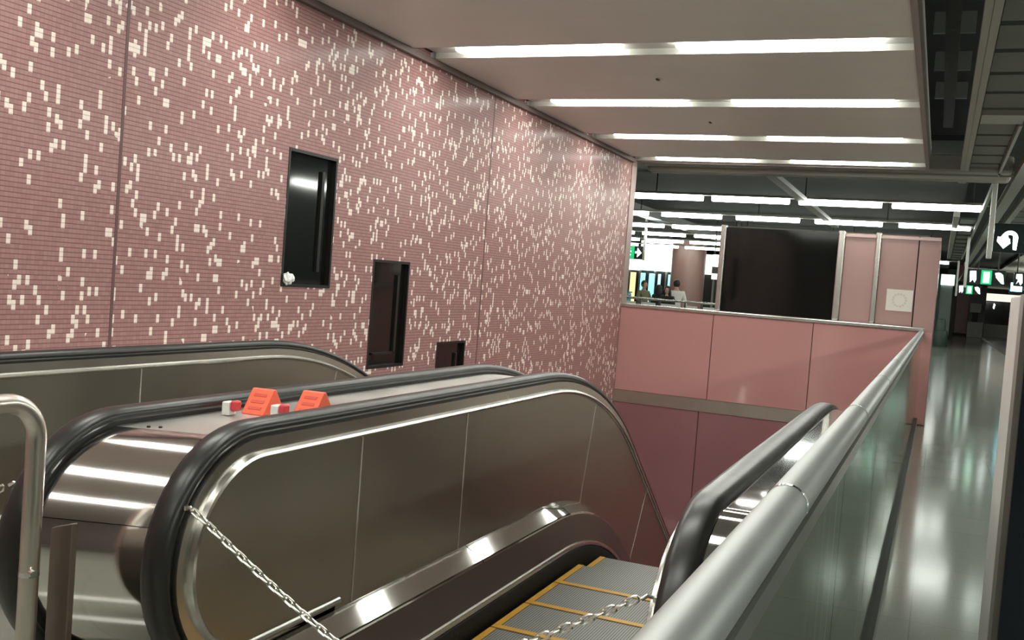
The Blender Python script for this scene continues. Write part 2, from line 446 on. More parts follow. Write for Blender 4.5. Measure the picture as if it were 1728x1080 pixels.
for a in (-4, 4, 12, 20, 30, 42, 56, 70): batten_along(5.6, a, a + 7.2)
struct(MB().box(3.6, 7.95, -5.9, 83.9, 4.6, 4.745).build('ceiling_platform', mat('pale soffit', (.55, .55, .50), .5, 0, .06, 2), smooth=False))

# ------------------------------------------------------------------ escalators
YN, ZN = 2.53, .66             # newel centre
Y0, R0, AL = 5.1, 2.0, rad(35) # top bend
YEND = 11.9
HR = 1.06                      # handrail top
def path_pt(seg, t, h):
    if seg == 'u':   return (YN + t, ZN - (h - ZN))                      # underside of the newel
    if seg == 'n':   return (YN + (h - ZN) * math.cos(t), ZN + (h - ZN) * math.sin(t))
    if seg == 'f':   return (t, h)
    if seg == 'b':   return (Y0 + (R0 + h) * math.sin(t), -R0 + (R0 + h) * math.cos(t))
    y = Y0 + (R0 + h) * math.sin(AL); z = -R0 + (R0 + h) * math.cos(AL)
    return (y + t * math.cos(AL), z - t * math.sin(AL))
SL = (YEND - Y0) / math.cos(AL) - 2.2
def params(start='u', n_arc=26, y_from=None, under=.5):
    P = []
    if start == 'u': P += [('u', under), ('u', under * .5)]
    if start in 'un':
        a0 = 270 if start == 'u' else 250
        P += [('n', rad(a0 - (a0 - 90) * k / n_arc)) for k in range(n_arc + 1)]
        P += [('f', YN + (Y0 - YN) * k / 8) for k in range(1, 8)]
    else:
        P += [('f', y_from + (Y0 - y_from) * k / 8) for k in range(8)]
    P += [('b', AL * k / 14) for k in range(15)]
    P += [('s', SL * k / 8) for k in range(1, 9)]
    return P
def sweep(mb, prof, P, xc=0, closed=False):
    rows = []
    for seg, t in P:
        rows.append([(xc + x, *path_pt(seg, t, h)) for x, h in prof])
    R = mb.grid(rows, close=closed)
    if closed: mb.cap(R[0][::-1]); mb.cap(R[-1])
    return mb
def sweep2(mb, x0, x1, y0n, y1n, h, P):
    """sheet between two newels that stand a little apart in y"""
    global YN
    keep = YN; rows = []
    for seg, t in P:
        YN = y0n; a = (x0, *path_pt(seg, t, h)); YN = y1n; b = (x1, *path_pt(seg, t, h))
        rows.append([Vector(a).lerp(Vector(b), k / 4) for k in range(5)])
    YN = keep
    mb.grid(rows); return mb
def zp(y):
    """height of the step line"""
    if y <= Y0: return 0.
    d = y - Y0; e = R0 * math.sin(AL)
    if d <= e: return -R0 + math.sqrt(R0 * R0 - d * d)
    return -R0 + R0 * math.cos(AL) - (d - e) * math.tan(AL)
HW = .7325
def balustrade_poly(h, lo, ya, yb):
    """(y,z) outline of a balustrade panel between two seams"""
    top, bot = [], []
    def tp(y, hh):
        # point of the offset curve hh at the same along-path station as y
        if y <= Y0: return (y, hh)
        d = y - Y0; L = 3.06 * AL
        if d < L: return path_pt('b', d / 3.06, hh)
        return path_pt('s', d - L, hh)
    n = max(2, int((yb - ya) / .12))
    pts_t = [tp(ya + (yb - ya) * k / n, h) for k in range(n + 1)]
    pts_b = [tp(ya + (yb - ya) * k / n, lo) for k in range(n + 1)]
    return pts_t + pts_b[::-1]

def escalator(xc, label, yn, n_steps=17):
    global YN
    YN = yn
    e = thing('escalator', label, 'escalator', (xc, 2.6, 0))
    for s in (-1, 1):
        hx = s * HW
        # rubber handrail
        pr = [(-.042, 1.022), (-.046, 1.036), (-.040, 1.052), (-.022, 1.060), (0, 1.0615), (.022, 1.060), (.040, 1.052), (.046, 1.036), (.042, 1.022), (.02, 1.016), (-.02, 1.016)]
        sweep(MB(), [(hx + x, h) for x, h in pr], params('u', under=.5), xc, True).build('handrail', rubber, e, angle=60)
        # steel frame under the handrail, with its ridge
        pf = [(.668, .946), (.660, .950), (.655, .958), (.658, .967), (.676, .972), (.677, 1.012), (.722, 1.016)]
        sweep(MB(), [(s * x, h) for x, h in pf], params('u', under=.5), xc).build('balustrade_frame', steel, e, angle=32)
        pk = [(.700, 1.0), (.7, 1.02), (.765, 1.02), (.765, 1.0)]
        sweep(MB(), [(s * x, h) for x, h in pk], params('u', under=.5), xc, True).build('handrail_guide', black, e)
        # solid steel balustrade panels
        xa, xb = xc + s * .670, xc + s * .690
        newel = [(YN + (.958 - ZN) * math.cos(rad(270 - 180 * k / 26)), ZN + (.958 - ZN) * math.sin(rad(270 - 180 * k / 26))) for k in range(27)]
        newel += [(3.155, .958), (3.155, .318), (3.05, .318), (3.05, .362)]
        MB().prism(newel, xa, xb).build('balustrade_panel', steel_panel, e, smooth=False)
        sts = [3.16, 4.05, 5.95, 7.6, 9.3, 11.0]
        for a, b in zip(sts[:-1], sts[1:]):
            MB().prism(balustrade_poly(.958, .318, a + .003, b - .003), xa, xb).build('balustrade_panel', steel_panel, e, smooth=False)
        for a in sts[:-1]:
            MB().prism(balustrade_poly(.95, .326, a - .004, a + .004), xa - s * .002, xb).build('cover_strip', mat('satin cover strip', (.50, .47, .41), .45, .5, .05, 5), e, smooth=False)
        # inner decking, in lengths
        pdk = [(.672, .327), (.669, .330), (.578, .281), (.573, .276), (.570, .267)]
        segs = [[('f', 2.45 + (4.12 - 2.45) * k / 6) for k in range(7)], [('f', 4.128 + (Y0 + .2 - 4.128) * 0 + (5.09 - 4.128) * k / 4) for k in range(5)] + [('b', AL * k / 14) for k in range(0, 3)],
                [('b', AL * (2.06 + k) / 14) for k in range(0, 12)] + [('b', AL)] + [('s', SL * k / 8) for k in range(1, 9)]]
        for sg in segs:
            sweep(MB(), [(s * x, h) for x, h in pdk], sg, xc).build('inner_deck', mat('mirror deck steel', (.56, .55, .52), .05, 1, .06, 5), e, angle=7)
        sweep(MB(), [(s * x, h) for x, h in [(.570, .269), (.531, .12)]], params('f', y_from=2.45), xc).build('skirt_panel', mat('dark skirt steel', (.20, .175, .165), .35, 1, .12, 3, rvar=.06), e)
        sweep(MB(), [(s * x, h) for x, h in [(.532, .122), (.520, .120), (.516, .108), (.518, .098), (.532, .096)]], params('f', y_from=2.45), xc).build('brush_carrier', steel, e, angle=60)
        sweep(MB(), [(s * x, h) for x, h in [(.530, .098), (.514, .09), (.510, .04), (.531, -.03), (.531, -.2)]], params('f', y_from=2.45), xc).build('skirt_brush', brush_m, e)
    # floor plate and comb
    MB().box(xc - .53, xc + .53, 2.3, 3.08, .001, .012).build('landing_plate', mat('ribbed landing plate', (.42, .41, .38), .4, .9, .1, 30), e, smooth=False)
    cb = MB()
    for k in range(40): cb.box(xc - .5 + k * .025, xc - .488 + k * .025, 3.08, 3.27, .0, .014)
    cb.box(xc - .5, xc + .5, 3.08, 3.2, -.02, .006).build('comb_plate', yellow, e, smooth=False)
    # steps
    first = None
    for j in range(n_steps):
        ya = 3.28 + .4 * j; z = zp(ya + .25)
        if first is None:
            m = MB(); m.box(-.494, .494, .004, .396, -.03, 0)
            pts = [(.004, -.03)] + [(.004 + .02 * math.sin(k / 6 * PI), -.03 - .25 * k / 6) for k in range(1, 7)] + [(.03, -.28), (.03, -.03)]
            m.prism(pts, -.494, .494)
            first = m.build('step', MATS['tread'], smooth=False)
            q = MB(); q.box(-.494, .494, .006, .046, -.001, .003); q.box(-.494, -.462, .046, .394, -.001, .003).box(.462, .494, .046, .394, -.001, .003)
            fy = q.build('yellow_edge', yellow, first, smooth=False)
            st = first
        else:
            st = first.copy(); COL.objects.link(st)
            yy = fy.copy(); COL.objects.link(yy); yy.parent = st
        st.location = (xc, ya, z); st.parent = e
        st.matrix_parent_inverse = Matrix.Translation(e.location).inverted()
    # closing sheet below the step band
    sweep(MB(), [(-.7, -.32), (.7, -.32)], params('f', y_from=3.0), xc).build('truss_sheet', black, e)
    return e
XB = -1.2275; XA = XB - 2 * HW - .43
escalator(XB, 'right-hand stopped escalator with yellow-edged steps, chained off beside the pipe barrier', 2.57)
escalator(XA, 'left-hand escalator against the mosaic wall, steps hidden behind its handrails', 2.45)
YN = 2.53

# steel casing between the two escalators, rolled down at the front like a drum
xl, xr = XA + HW + .03, XB - HW - .03
DH = 1.008
isl = thing('escalator_casing', 'mirror-like steel casing with drum-shaped front between the two escalators', 'escalator casing', ((xl + xr) / 2, 2.5, 0))
prm = [('n', rad(160.6 - 70.6 * k / 24)) for k in range(25)] + params('n', n_arc=30)[31:]
prD = [(xl, DH), (xr, DH)]
sweep2(MB(), xl, xr, 2.45, 2.57, DH, [('n', rad(160.6 - 64.6 * k / 24)) for k in range(25)]).build('shoulder_sheet', drum_steel, isl, angle=30)
sweep2(MB(), xl, xr, 2.45, 2.57, DH, [('n', rad(95.6 - 5.6 * k / 4)) for k in range(5)] + params('n', n_arc=30)[31:]).build('top_sheet', mat('scuffed top sheet', (.62, .60, .57), .36, .9, .14, 4, (1, .5, 1), rvar=.12), isl, angle=30)
sweep2(MB(), xl, xr, 2.45, 2.57, DH, [('n', rad(161 + (262 - 161) * k / 18)) for k in range(19)]).build('drum_sheet', drum_steel, isl, angle=30)
MB().box(xl + .02, xr - .02, YN - .02, 4.6, .0, .36).build('plinth', black, isl, smooth=False)
bt = MB()
for dx, dy in ((.09, 0), (.12, .02)): bt.cyl(xl + dx, YN - .06 + dy, DH - .004, DH + .004, .006, 10)
bt.build('rivet', dark_frame, isl)

# outer decks
for (a, b, h, lab, nm) in ((XB + HW + .036, -.235, 1.035, 'narrow steel deck between the right handrail and the glass barrier', 'r'), (XW + .01, XA - HW - .03, .93, 'steel deck between the mosaic wall and the leftmost handrail', 'l')):
    d = thing('escalator_outer_deck', lab, 'deck', ((a + b) / 2, 2.5, 0))
    sweep(MB(), [(a, h - .01), (a + .01, h), (b - .01, h), (b, h - .01), (b, h - .3)] if nm == 'r' else [(a, h), (b - .01, h), (b, h - .01)], params('n', n_arc=24) if nm == 'r' else params('n', n_arc=20), 0).build('deck_sheet', mat('grey mirror deck', (.36, .36, .35), .06, 1, .1, 4, rvar=.02) if nm == 'r' else steel, d, angle=12)
    if nm == 'r':
        m = MB(); m.box(b - .012, b, 2.5, 14.4, -.28, h - .02); m.build('side_cladding', mat('olive cladding sheet', (.62, .62, .53), .45, .3, .14, 2, (1, 1, .2), rvar=.08), d, smooth=False)
# ------------------------------------------------------------------ barrier of glass with a round pipe
gb = thing('glass_barrier', 'long glass barrier with round steel pipe rail along the platform edge', 'barrier', (XG, 7, 0))
ZP = 1.244
MB().tube([(XG - .020, -2 + 16.48 * k / 12, ZP) for k in range(13)], .033, 24).build('pipe_rail', steel_dull, gb)
for y in (1.62, 3.05, 4.47, 5.9, 7.3, 8.7, 10.1, 11.5, 12.9):
    MB().tube([(XG - .020, y - .006, ZP), (XG - .020, y + .006, ZP)], .0342, 24).build('pipe_joint', steel_bright, gb)
MB().box(XG - .010, XG + .010, -2, 14.47, ZP - .062, ZP - .030).build('top_channel', mat('grey channel', (.30, .30, .27), .42, .8, .1, 5), gb, smooth=False)
ys = [-2, -.4, 1.03] + [2.46 + 1.43 * k for k in range(9)]
for a, b in zip(ys[:-1], ys[1:]):
    b = min(b, 14.46)
    MB().box(XG - .006, XG + .006, a + .004, b - .004, .09, ZP - .06).build('glass_panel', MATS['glass'], gb, smooth=False)
MB().box(XG - .028, XG + .032, -2, 14.47, 0, .10).build('base_channel', mat('dark base channel', (.055, .055, .045), .5, .4, .15, 6), gb, smooth=False)

# ------------------------------------------------------------------ block with black glass and rose cladding
bx = thing('kiosk_block', 'low-roofed enclosure with a black glass window and pale rose panels on the end wall', 'enclosure', (-1.5, 15.4, 0))
ZT = 2.547; YB = YE + .29
MB().box(-2.98, -1.32, YB + .03, YB + .06, 1.31, ZT).build('black_glass', dark_glass, bx, smooth=False)
for (a, b, q) in ((-3.04, -2.96, 1), (-1.385, -1.293, 1), (-.886, -.815, 1)):
    MB().box(a, b, YB - .04, YB + .07, 1.31, ZT + .03).build('post', steel, bx, smooth=False, bevel=.015)
for a, b in ((-1.293, -.886), (-.815, -.331), (-.321, -.05)):
    MB().box(a + .003, b - .003, YB + .015, YB + .05, 1.31 if b < -.1 else .0, ZT).build('rose_panel', pink_pale, bx, smooth=False, bevel=.004)
MB().box(-.08, -.05, YB + .05, 17.6, 0, ZT).build('side_panel', pink_pale, bx, smooth=False)
MB().box(-3.02, -2.98, YB + .05, 17.6, 0, ZT).build('side_panel', steel, bx, smooth=False)
MB().box(-2.98, -.08, 17.56, 17.6, 0, ZT).build('rear_panel', pink_pale, bx, smooth=False)
MB().box(-3.02, -.05, YB + .05, 17.6, ZT - .04, ZT).build('roof', mid_ceil, bx, smooth=False)
MB().box(-2.98, -.08, YB + .055, YB + .09, 0, ZT - .04).build('backing', groove, bx, smooth=False)
MB().box(-1.293, -.05, YB - .005, YB + .02, ZT - .05, ZT - .015).build('top_trim', mat('rose trim', (.62, .46, .43), .3, .3, .06, 4), bx, smooth=False)
# notice on the rose panel
no = thing('notice', 'square white paper notice with a faded round print on the rose panel', 'notice', (-.515, YB, 1.66))
MB().box(-.685, -.345, YB + .008, YB + .0125, 1.51, 1.805).build('paper', paper, no, smooth=False)
pm = MB()
for k in range(14):
    a = 2 * PI * k / 14; pm.box(-.515 + .085 * math.cos(a) - .014, -.515 + .085 * math.cos(a) + .014, YB + .0065, YB + .0085, 1.66 + .085 * math.sin(a) - .014, 1.66 + .085 * math.sin(a) + .014)
pm.build('faded_print', paper_mark, no, smooth=False)

# ------------------------------------------------------------------ small things near the escalator
def wedge(x, y, rz, lab):
    t = thing('warning_wedge', lab, 'wedge sign', (x, y, DH), 'orange-red wedges on the steel casing')
    t.rotation_euler.z = rz
    hx, hy, hz = .045, .078, .088
    m = MB(); m.prism([(-hy, 0), (hy, 0), (.008, hz), (-.008, hz)], -hx, hx)
    m.build('wedge_body', red_m, t, smooth=False, bevel=.004)
    q = MB(); n = Vector((0, -hz, hy - .008)).normalized()
    for i, fz in enumerate((.75, .5, .25)):
        p = Vector((0, -hy + (hy - .008) * fz, hz * fz)); d = Vector((0, hy - .008, hz)).normalized() * .006
        w_ = .026
        vs = [p + n * .0016 + Vector((sx * w_, 0, 0)) + d * sd for sx, sd in ((-1, -1), (1, -1), (1, 1), (-1, 1))]
        vb = [v - n * .004 for v in vs]
        A = [q.bm.verts.new(v) for v in vs]; B = [q.bm.verts.new(v) for v in vb]
        q.bm.faces.new(A); q.bm.faces.new(B[::-1])
        for k in range(4): q.bm.faces.new((A[k], B[k], B[(k + 1) % 4], A[(k + 1) % 4]))
    q.build('text_line', red_dark, t, smooth=False)
    return t
wedge(-2.235, 3.01, rad(6), 'left one of the two orange-red wedges on the steel casing, fully in view')
wedge(-2.085, 3.11, rad(4), 'right orange-red wedge on the steel casing, half hidden by the handrail')
def stopper(x, y, lab):
    t = thing('slide_stopper', lab, 'stopper', (x, y, DH), 'small stoppers on the steel casing')
    MB().box(x - .016, x + .016, y - .022, y + .022, DH + .002, DH + .05).build('stopper_block', white_p, t, smooth=False, bevel=.005)
    MB().box(x + .0165, x + .04, y - .02, y + .02, DH + .018, DH + .056).build('red_cap', red_cap, t, smooth=True, bevel=.008)
stopper(-2.27, 2.86, 'small white stopper with crimson cap, left of both wedges')
stopper(-2.115, 2.93, 'small white stopper with red cap in front of the left wedge')

# chains
def chain(xa, xb, ya, yb, ha, hb, depth, lab):
    y = (ya + yb) / 2
    ch = thing('barrier_chain', lab, 'chain', ((xa + xb) / 2, y, ha), 'chains across the escalator entrances')
    def P(s):
        u = math.sqrt((2 * s - 1) ** 2 + .012); u = min(1, u)
        return Vector((xa + (xb - xa) * s, ya + (yb - ya) * s + .01 * math.sin(PI * s), ha + (hb - ha) * s - depth * (1 - u ** 1.15)))
    dense = [P(k / 400) for k in range(401)]
    L = [0]
    for a, b in zip(dense[:-1], dense[1:]): L.append(L[-1] + (b - a).length)
    step = .031; N = int(L[-1] / step); m = MB(); j = 0
    def at(l):
        nonlocal j
        while j < 399 and L[j + 1] < l: j += 1
        t = (l - L[j]) / max(1e-9, L[j + 1] - L[j]); return dense[j].lerp(dense[j + 1], t)
    cs = [at(i * step) for i in range(N + 1)]
    for i in range(N):
        a, b = cs[i], cs[i + 1]; mid = (a + b) / 2; t = (b - a).normalized()
        side = t.cross(Vector((0, 1, 0))).normalized(); up = t.cross(side).normalized()
        if i % 2: side, up = up, side
        pts = []
        hl, hw_ = .0205, .0085
        for k in range(5): th = -PI / 2 + PI * k / 4; pts.append(mid + t * (hl - hw_ + hw_ * math.cos(th)) + side * (hw_ * math.sin(th)))
        for k in range(5): th = PI / 2 + PI * k / 4; pts.append(mid + t * (-(hl - hw_) + hw_ * math.cos(th)) + side * (hw_ * math.sin(th)))
        m.tube(pts, .0032, 6, closed=True)
    m.build('links', gal, ch)
    for q, s in ((dense[0], 1), (dense[-1], -1)):
        k = MB(); k.tube([q + Vector((-s * .03, .01, .002)), q + Vector((-s * .012, .004, .006)), q + Vector((0, 0, -.004))], .005, 8)
        k.lathe([(.001, q.z - .007), (.008, q.z - .006), (.008, q.z + .006), (.001, q.z + .007)], q.x - s * .032, q.y + .01, 12)
        k.build('end_hook', gal, ch)
chain(-1.878, -.578, 2.235, 2.262, .848, .848, .36, 'thin zinc chain hung across the right escalator entrance')
chain(-3.79, -2.47, 2.13, 2.13, .85, .85, .36, 'zinc chain across the left escalator entrance, its end behind the hoop rail')

# hoop rail and the short steel post next to it
hp = thing('hoop_rail', 'round-cornered steel hoop guard rail standing before the casing at lower left', 'guard rail', (-2.115, 1.4, 0))
hx = -2.115; pts = [(hx, 1.9, 0)] + [(hx, 1.9, z) for z in (.4, .8, 1.02)]
pts += [(hx, 1.80 + .10 * math.cos(rad(a)), 1.06 + .10 * math.sin(rad(a))) for a in range(0, 91, 10)]
pts += [(hx, y, 1.16) for y in (1.5, 1.2, .9)]
pts += [(hx, .8 + .10 * math.cos(rad(a)), 1.06 + .10 * math.sin(rad(a))) for a in range(90, 181, 10)]
pts += [(hx, .7, z) for z in (.8, .4, 0)]
MB().tube(pts, .025, 20).build('hoop_pipe', mat('hoop steel', (.66, .60, .55), .30, 1, .1, 8, rvar=.07), hp)
MB().tube([(hx, 1.9, .70), (hx, 1.9, .712)], .0262, 20).build('pipe_joint', steel_bright, hp)
MB().tube([(hx + .022, 1.885, .715), (hx + .040, 1.88, .715)], .009, 10).build('bolt', steel_bright, hp)
for y in (1.9, .7): MB().cyl(hx, y, 0, .012, .06).build('base_flange', steel_bright, hp)
bp_ = thing('steel_post', 'short brown-grey steel post with a slanted top beside the hoop rail', 'post', (-2.067, 1.95, 0))
MB().prism([(-2.118, 0), (-2.042, 0), (-2.042, .836), (-2.118, .812)], 1.965, 1.985, 'y').build('post_plate', mat('brown steel', (.22, .185, .155), .38, .9, .12, 5, rvar=.06), bp_, smooth=False, bevel=.003)
# crumpled paper on the sill of the first window
cp = MB(); vs = cp.ball((0, 0, 0), .05, 3)
for v in vs:
    d = v.co.normalized(); v.co *= 1 + .28 * math.sin(7 * d.x + 3 * d.z) * math.sin(6 * d.y + 1) + random.uniform(-.05, .05); v.co.z *= .85; v.co.x *= .7
o = cp.build('crumpled_paper', mat('white tissue', (.82, .83, .82), .8, 0, .05, 20), angle=20)
o.location = (XW + .012, 6.10, 1.435); tag(o, 'white crumpled paper on the sill of the tall dark window', 'paper')

# totem at the right edge
tt = thing('advert_totem', 'tall white-edged display stand with a dark navy face at the right frame edge', 'display stand', (.6, 3.3, 0))
MB().box(.206, .95, 3.16, 3.55, .0, 1.63).build('totem_body', mat('white totem paint', (.62, .57, .54), .4, 0, .04, 6), tt, smooth=False, bevel=.006)
MB().box(.2075, .95, 3.03, 3.16, .0, 1.63).build('edge_trim', mat('brown-grey totem trim', (.22, .19, .165), .45, .3, .08, 6), tt, smooth=False)
MB().box(.222, .94, 3.0, 3.03, .05, 1.60).build('dark_face', mat('navy display glass', (.006, .010, .014), .12, 0, .2, 4), tt, smooth=False)

# ------------------------------------------------------------------ hanging signs
sign_black = mat('sign black', (.010, .018, .016), .25, 0, .2, 6)
icon_w = emit('white sign icon', (.88, 1., .94), 2.2)
icon_g = emit('green sign face', (.0, .30, .10), 1.0, (.02, .3, .1))
icon_mint = emit('mint sign icon', (.45, 1., .68), 2.0)
icon_c = emit('cyan lit screen', (.15, .80, 1.), 4.0)
def flat(poly, y, m, parent, name, th=.006):
    return MB().prism(poly, y - th, y, 'y').build(name, m, parent, smooth=False)
def sign_box(t, x0, x1, y, z0, z1, post=True):
    MB().box(x0, x1, y, y + .12, z0, z1).build('sign_case', sign_black, t, smooth=False, bevel=.006)
    if post:
        MB().box(x0 - .075, x0 - .005, y, y + .1, z0 - .1, 3.5).build('hanger_post', mat('light steel post', (.60, .60, .56), .4, .3, .06, 5), t, smooth=False, bevel=.01)
    MB().cyl(x0 + (x1 - x0) * .8, y + .06, z1, 4.5, .02, 10).build('hanger_rod', dark_frame, t)
s1 = thing('hanging_sign', 'large black hanging sign with a white turn-back arrow, nearest on the right', 'sign', (.9, 16, 2.47), 'illuminated hanging signs over the platform')
sign_box(s1, .63, 1.75, 16, 2.46, 2.875)
cx, cz, R1, r1 = .842, 2.67, .105, .05
arc = [(cx + R1 * math.cos(rad(a)), cz + R1 * math.sin(rad(a))) for a in range(0, 181, 12)]
arc_i = [(cx - .003 + r1 * math.cos(rad(a)), cz + r1 * math.sin(rad(a))) for a in range(180, -1, -12)]
arrow = [(cx + R1 - .012, cz - .17), (cx + R1, cz)] + arc[1:] + [(cx - R1, cz - .035), (cx - R1 - .055, cz + .015), (cx - R1 - .06, cz - .055), (cx - .075, cz - .155), (cx + .01, cz - .075), (cx + .0, cz - .01), (cx - r1, cz - .03)] + arc_i + [(cx + r1, cz - .165)]
flat(arrow, 16, icon_w, s1, 'turn_back_arrow')
flat([(1.03, 2.6), (1.12, 2.6), (1.12, 2.74), (1.03, 2.74)], 16, icon_w, s1, 'icon')
def man(cx, cz, k, y, m, parent):
    """running figure from an exit sign"""
    ps = [[(.0, .12), (.05, .10), (.03, -.02), (-.05, -.0)], [(-.05, .0), (.03, -.02), (.09, -.1), (.06, -.13), (-.02, -.06)], [(-.05, .0), (.0, -.03), (-.04, -.14), (-.09, -.13)],
          [(.03, .1), (.11, .04), (.09, .02), (.02, .06)], [(.0, .11), (-.08, .06), (-.07, .03), (.01, .07)]]
    b = MB()
    for p in ps: b.prism([(cx + k * q[0], cz + k * q[1]) for q in p], y - .008, y - .002, 'y')
    b.prism([(cx + k * (.04 + .03 * math.cos(2 * PI * i / 10)), cz + k * (.15 + .03 * math.sin(2 * PI * i / 10))) for i in range(10)], y - .008, y - .002, 'y')
    return b.build('running_figure', m, parent, smooth=False)
def exit_sign(y, x0, x1, z0, z1, lab):
    t = thing('hanging_sign', lab, 'sign', ((x0 + x1) / 2, y, z0), 'illuminated hanging signs over the platform')
    sign_box(t, x0, x1, y, z0, z1); h = z1 - z0; w_ = x1 - x0
    q = lambda a, b: (x0 + a * w_, z0 + b * h)
    flat([q(.08, .12), q(.13, .45), q(.07, .5), q(.06, .85), q(.22, .88), q(.24, .3), q(.20, .12), q(.17, .35)], y, icon_w, t, 'walking_icon')
    flat([q(.36, .04), q(.64, .04), q(.64, .96), q(.36, .96)], y, icon_g, t, 'exit_panel')
    flat([q(.42, .14), q(.58, .14), q(.58, .84), q(.42, .84)], y - .004, icon_mint, t, 'door_icon', .004)
    man(x0 + .5 * w_, z0 + .47 * h, h * 1.9, y - .008, icon_w, t)
    flat([q(.72, .8), q(.80, .85), q(.83, .5), q(.88, .8), q(.93, .7), q(.97, .12), q(.90, .15), q(.76, .5)], y, icon_w, t, 'arrow_icon')
    return t
exit_sign(28, .585, 1.46, 2.285, 2.672, 'black hanging exit sign with green running-man panel, behind the turn-back sign')
exit_sign(42, .58, 1.40, 2.24, 2.60, 'small distant black exit sign with green panel, below and left of the nearer one')
s3 = thing('hanging_sign', 'black hanging sign cut by the right frame edge, one white icon above the cyan screen', 'sign', (2, 28.2, 2.3), 'illuminated hanging signs over the platform')
sign_box(s3, 1.66, 2.5, 28.2, 2.31, 2.66, False)
flat([(1.72, 2.36), (1.76, 2.48), (1.71, 2.5), (1.71, 2.61), (1.84, 2.62), (1.86, 2.4), (1.82, 2.34), (1.79, 2.46)], 28.2, icon_w, s3, 'walking_icon')
s4 = thing('lit_screen', 'bright cyan lit screen hanging below the rightmost sign', 'screen', (1.9, 31, 2.2))
MB().box(1.74, 2.07, 31, 31.1, 2.17, 2.5).build('screen_case', sign_black, s4, smooth=False, bevel=.01)
flat([(1.765, 2.235), (2.05, 2.235), (2.05, 2.475), (1.765, 2.475)], 31, icon_c, s4, 'screen_face')
flat([(1.79, 2.35), (2.03, 2.35), (2.03, 2.42), (1.79, 2.42)], 30.993, icon_w, s4, 'white_band')
MB().cyl(1.9, 31.05, 2.5, 4.6, .02, 10).build('hanger_rod', dark_frame, s4)

# ------------------------------------------------------------------ far end of the platform
struct(MB().box(2.5, 2.72, 30, 80, 0, .004).build('trim_90', mat('dark floor line', (.16, .16, .14), .3, 0, .1, 6), smooth=False))
pn = thing('glass_booth', 'pale green lit booth panel beyond the rose pillar', 'booth', (.3, 62, 0))
MB().box(-.03, .60, 62, 62.3, .15, 3.0).build('booth_panel', mat('frosted green panel', (.38, .46, .42), .35, 0, .06, 3), pn, smooth=False)
MB().box(-.06, .66, 61.9, 62.4, 3.0, 3.6).build('lit_header', emit('lit header', (.9, 1., .95), .9), pn, smooth=False)
MB().box(-.06, .66, 61.95, 62.35, 0, .15).build('booth_base', black, pn, smooth=False)
MB().box(-.15, -.03, 61.9, 62.3, 0, 3.6).build('booth_post', mat('dark green post', (.05, .12, .09), .4, 0, .1, 3), pn, smooth=False)
pc = thing('rose_pillar', 'distant brown-rose pillar under the small exit sign', 'pillar', (1.35, 72, 0))
MB().box(.97, 1.78, 71.6, 72.4, .12, 4.6).build('pillar_shaft', mat('brown rose pillar', (.26, .12, .11), .35, 0, .1, 3), pc, smooth=False, bevel=.04)
MB().box(.93, 1.82, 71.56, 72.44, 0, .12).build('pillar_foot', black, pc, smooth=False)
for i, (x0, x1, y, z0, z1, lab) in enumerate(((1.8, 2.45, 69.95, 1.56, 2.15, 'upper grey cabinet on a dark stand at the far end right of the pillar'), (1.7, 2.6, 69, .0, .98, 'low grey cabinet on the floor at the far end right of the pillar'))):
    t = thing('cabinet', lab, 'cabinet', ((x0 + x1) / 2, y, 0))
    if z0 > 0: MB().box(x0 + .15, x1 - .15, y + .45, y + .58, 0, z0).build('stand', black, t, smooth=False)
    MB().box(x0, x1, y, y + .6, z0, z1).build('cabinet_body', mat('grey cabinet', (.36, .34, .31), .4, .1, .06, 4), t, smooth=False, bevel=.02)
    MB().box(x0 + .05, x1 - .05, y - .01, y, z0 + .06, z1 - .06).build('cabinet_door', mat('grey cabinet door', (.32, .30, .28), .4, .1, .06, 4), t, smooth=False)
struct(MB().box(1.78, 2.7, 70.6, 70.9, 0, 4.5).build('wall_niche', mat('niche grey', (.14, .14, .125), .5, 0, .1, 2), smooth=False))
fe = thing('far_screen_wall', 'dark glazed wall with a cream lit header at the far platform end', 'screen wall', (3.9, 76, 0))
MB().box(2.9, 4.45, 76, 76.1, .85, 2.4).build('dark_pane', dark_glass, fe, smooth=False)
MB().box(2.9, 6.5, 75.9, 76.2, 2.45, 2.95).build('lit_header', emit('cream header', (1., .93, .80), .55), fe, smooth=False)
for x in (4.47, 4.72, 4.95, 5.2): MB().box(x, x + .12, 75.9, 76.1, 0, 2.45).build('mullion', steel, fe, smooth=False)
MB().box(2.9, 6.5, 75.9, 76.2, 0, .85).build('sill_panel', mat('sill grey', (.42, .42, .38), .3, 0, .05, 4), fe, smooth=False)
flat([(3.36, 1.98), (3.44, 1.9), (3.5, 2.2), (3.40, 2.3)], 76, emit('far lamp', (.8, 1, 1), 3.), fe, 'lamp')
bn = thing('litter_bin', 'dark green litter bin on the floor right of the rose enclosure', 'bin', (.15, 46.3, 0))
MB().lathe([(.30, 0), (.31, .04), (.29, .62), (.25, .70)], .14, 46.3).build('bin_body', mat('dark green bin', (.03, .055, .04), .45, 0, .15, 5), bn)
MB().lathe([(.20, .70), (.19, 1.08), (.15, 1.18), (.05, 1.2)], .12, 46.3).build('bin_hood', mat('dark green hood', (.045, .075, .055), .45, 0, .15, 5), bn)

# ------------------------------------------------------------------ across the hall, left of the black glass
pl = thing('mosaic_column', 'thick round brown-rose column behind the man in white', 'column', (-10.85, 46, 0))
MB().cyl(-10.85, 46, 0, 3.9, .78, 48).build('column_shaft', mat('brown rose mosaic column', (.30, .175, .15), .3, 0, .14, 30), pl)
MB().cyl(-10.85, 46, 3.9, 4.0, .86, 48).build('column_collar', dark_frame, pl)
MB().cyl(-10.85, 46, 0, .12, .82, 48).build('column_foot', dark_frame, pl)
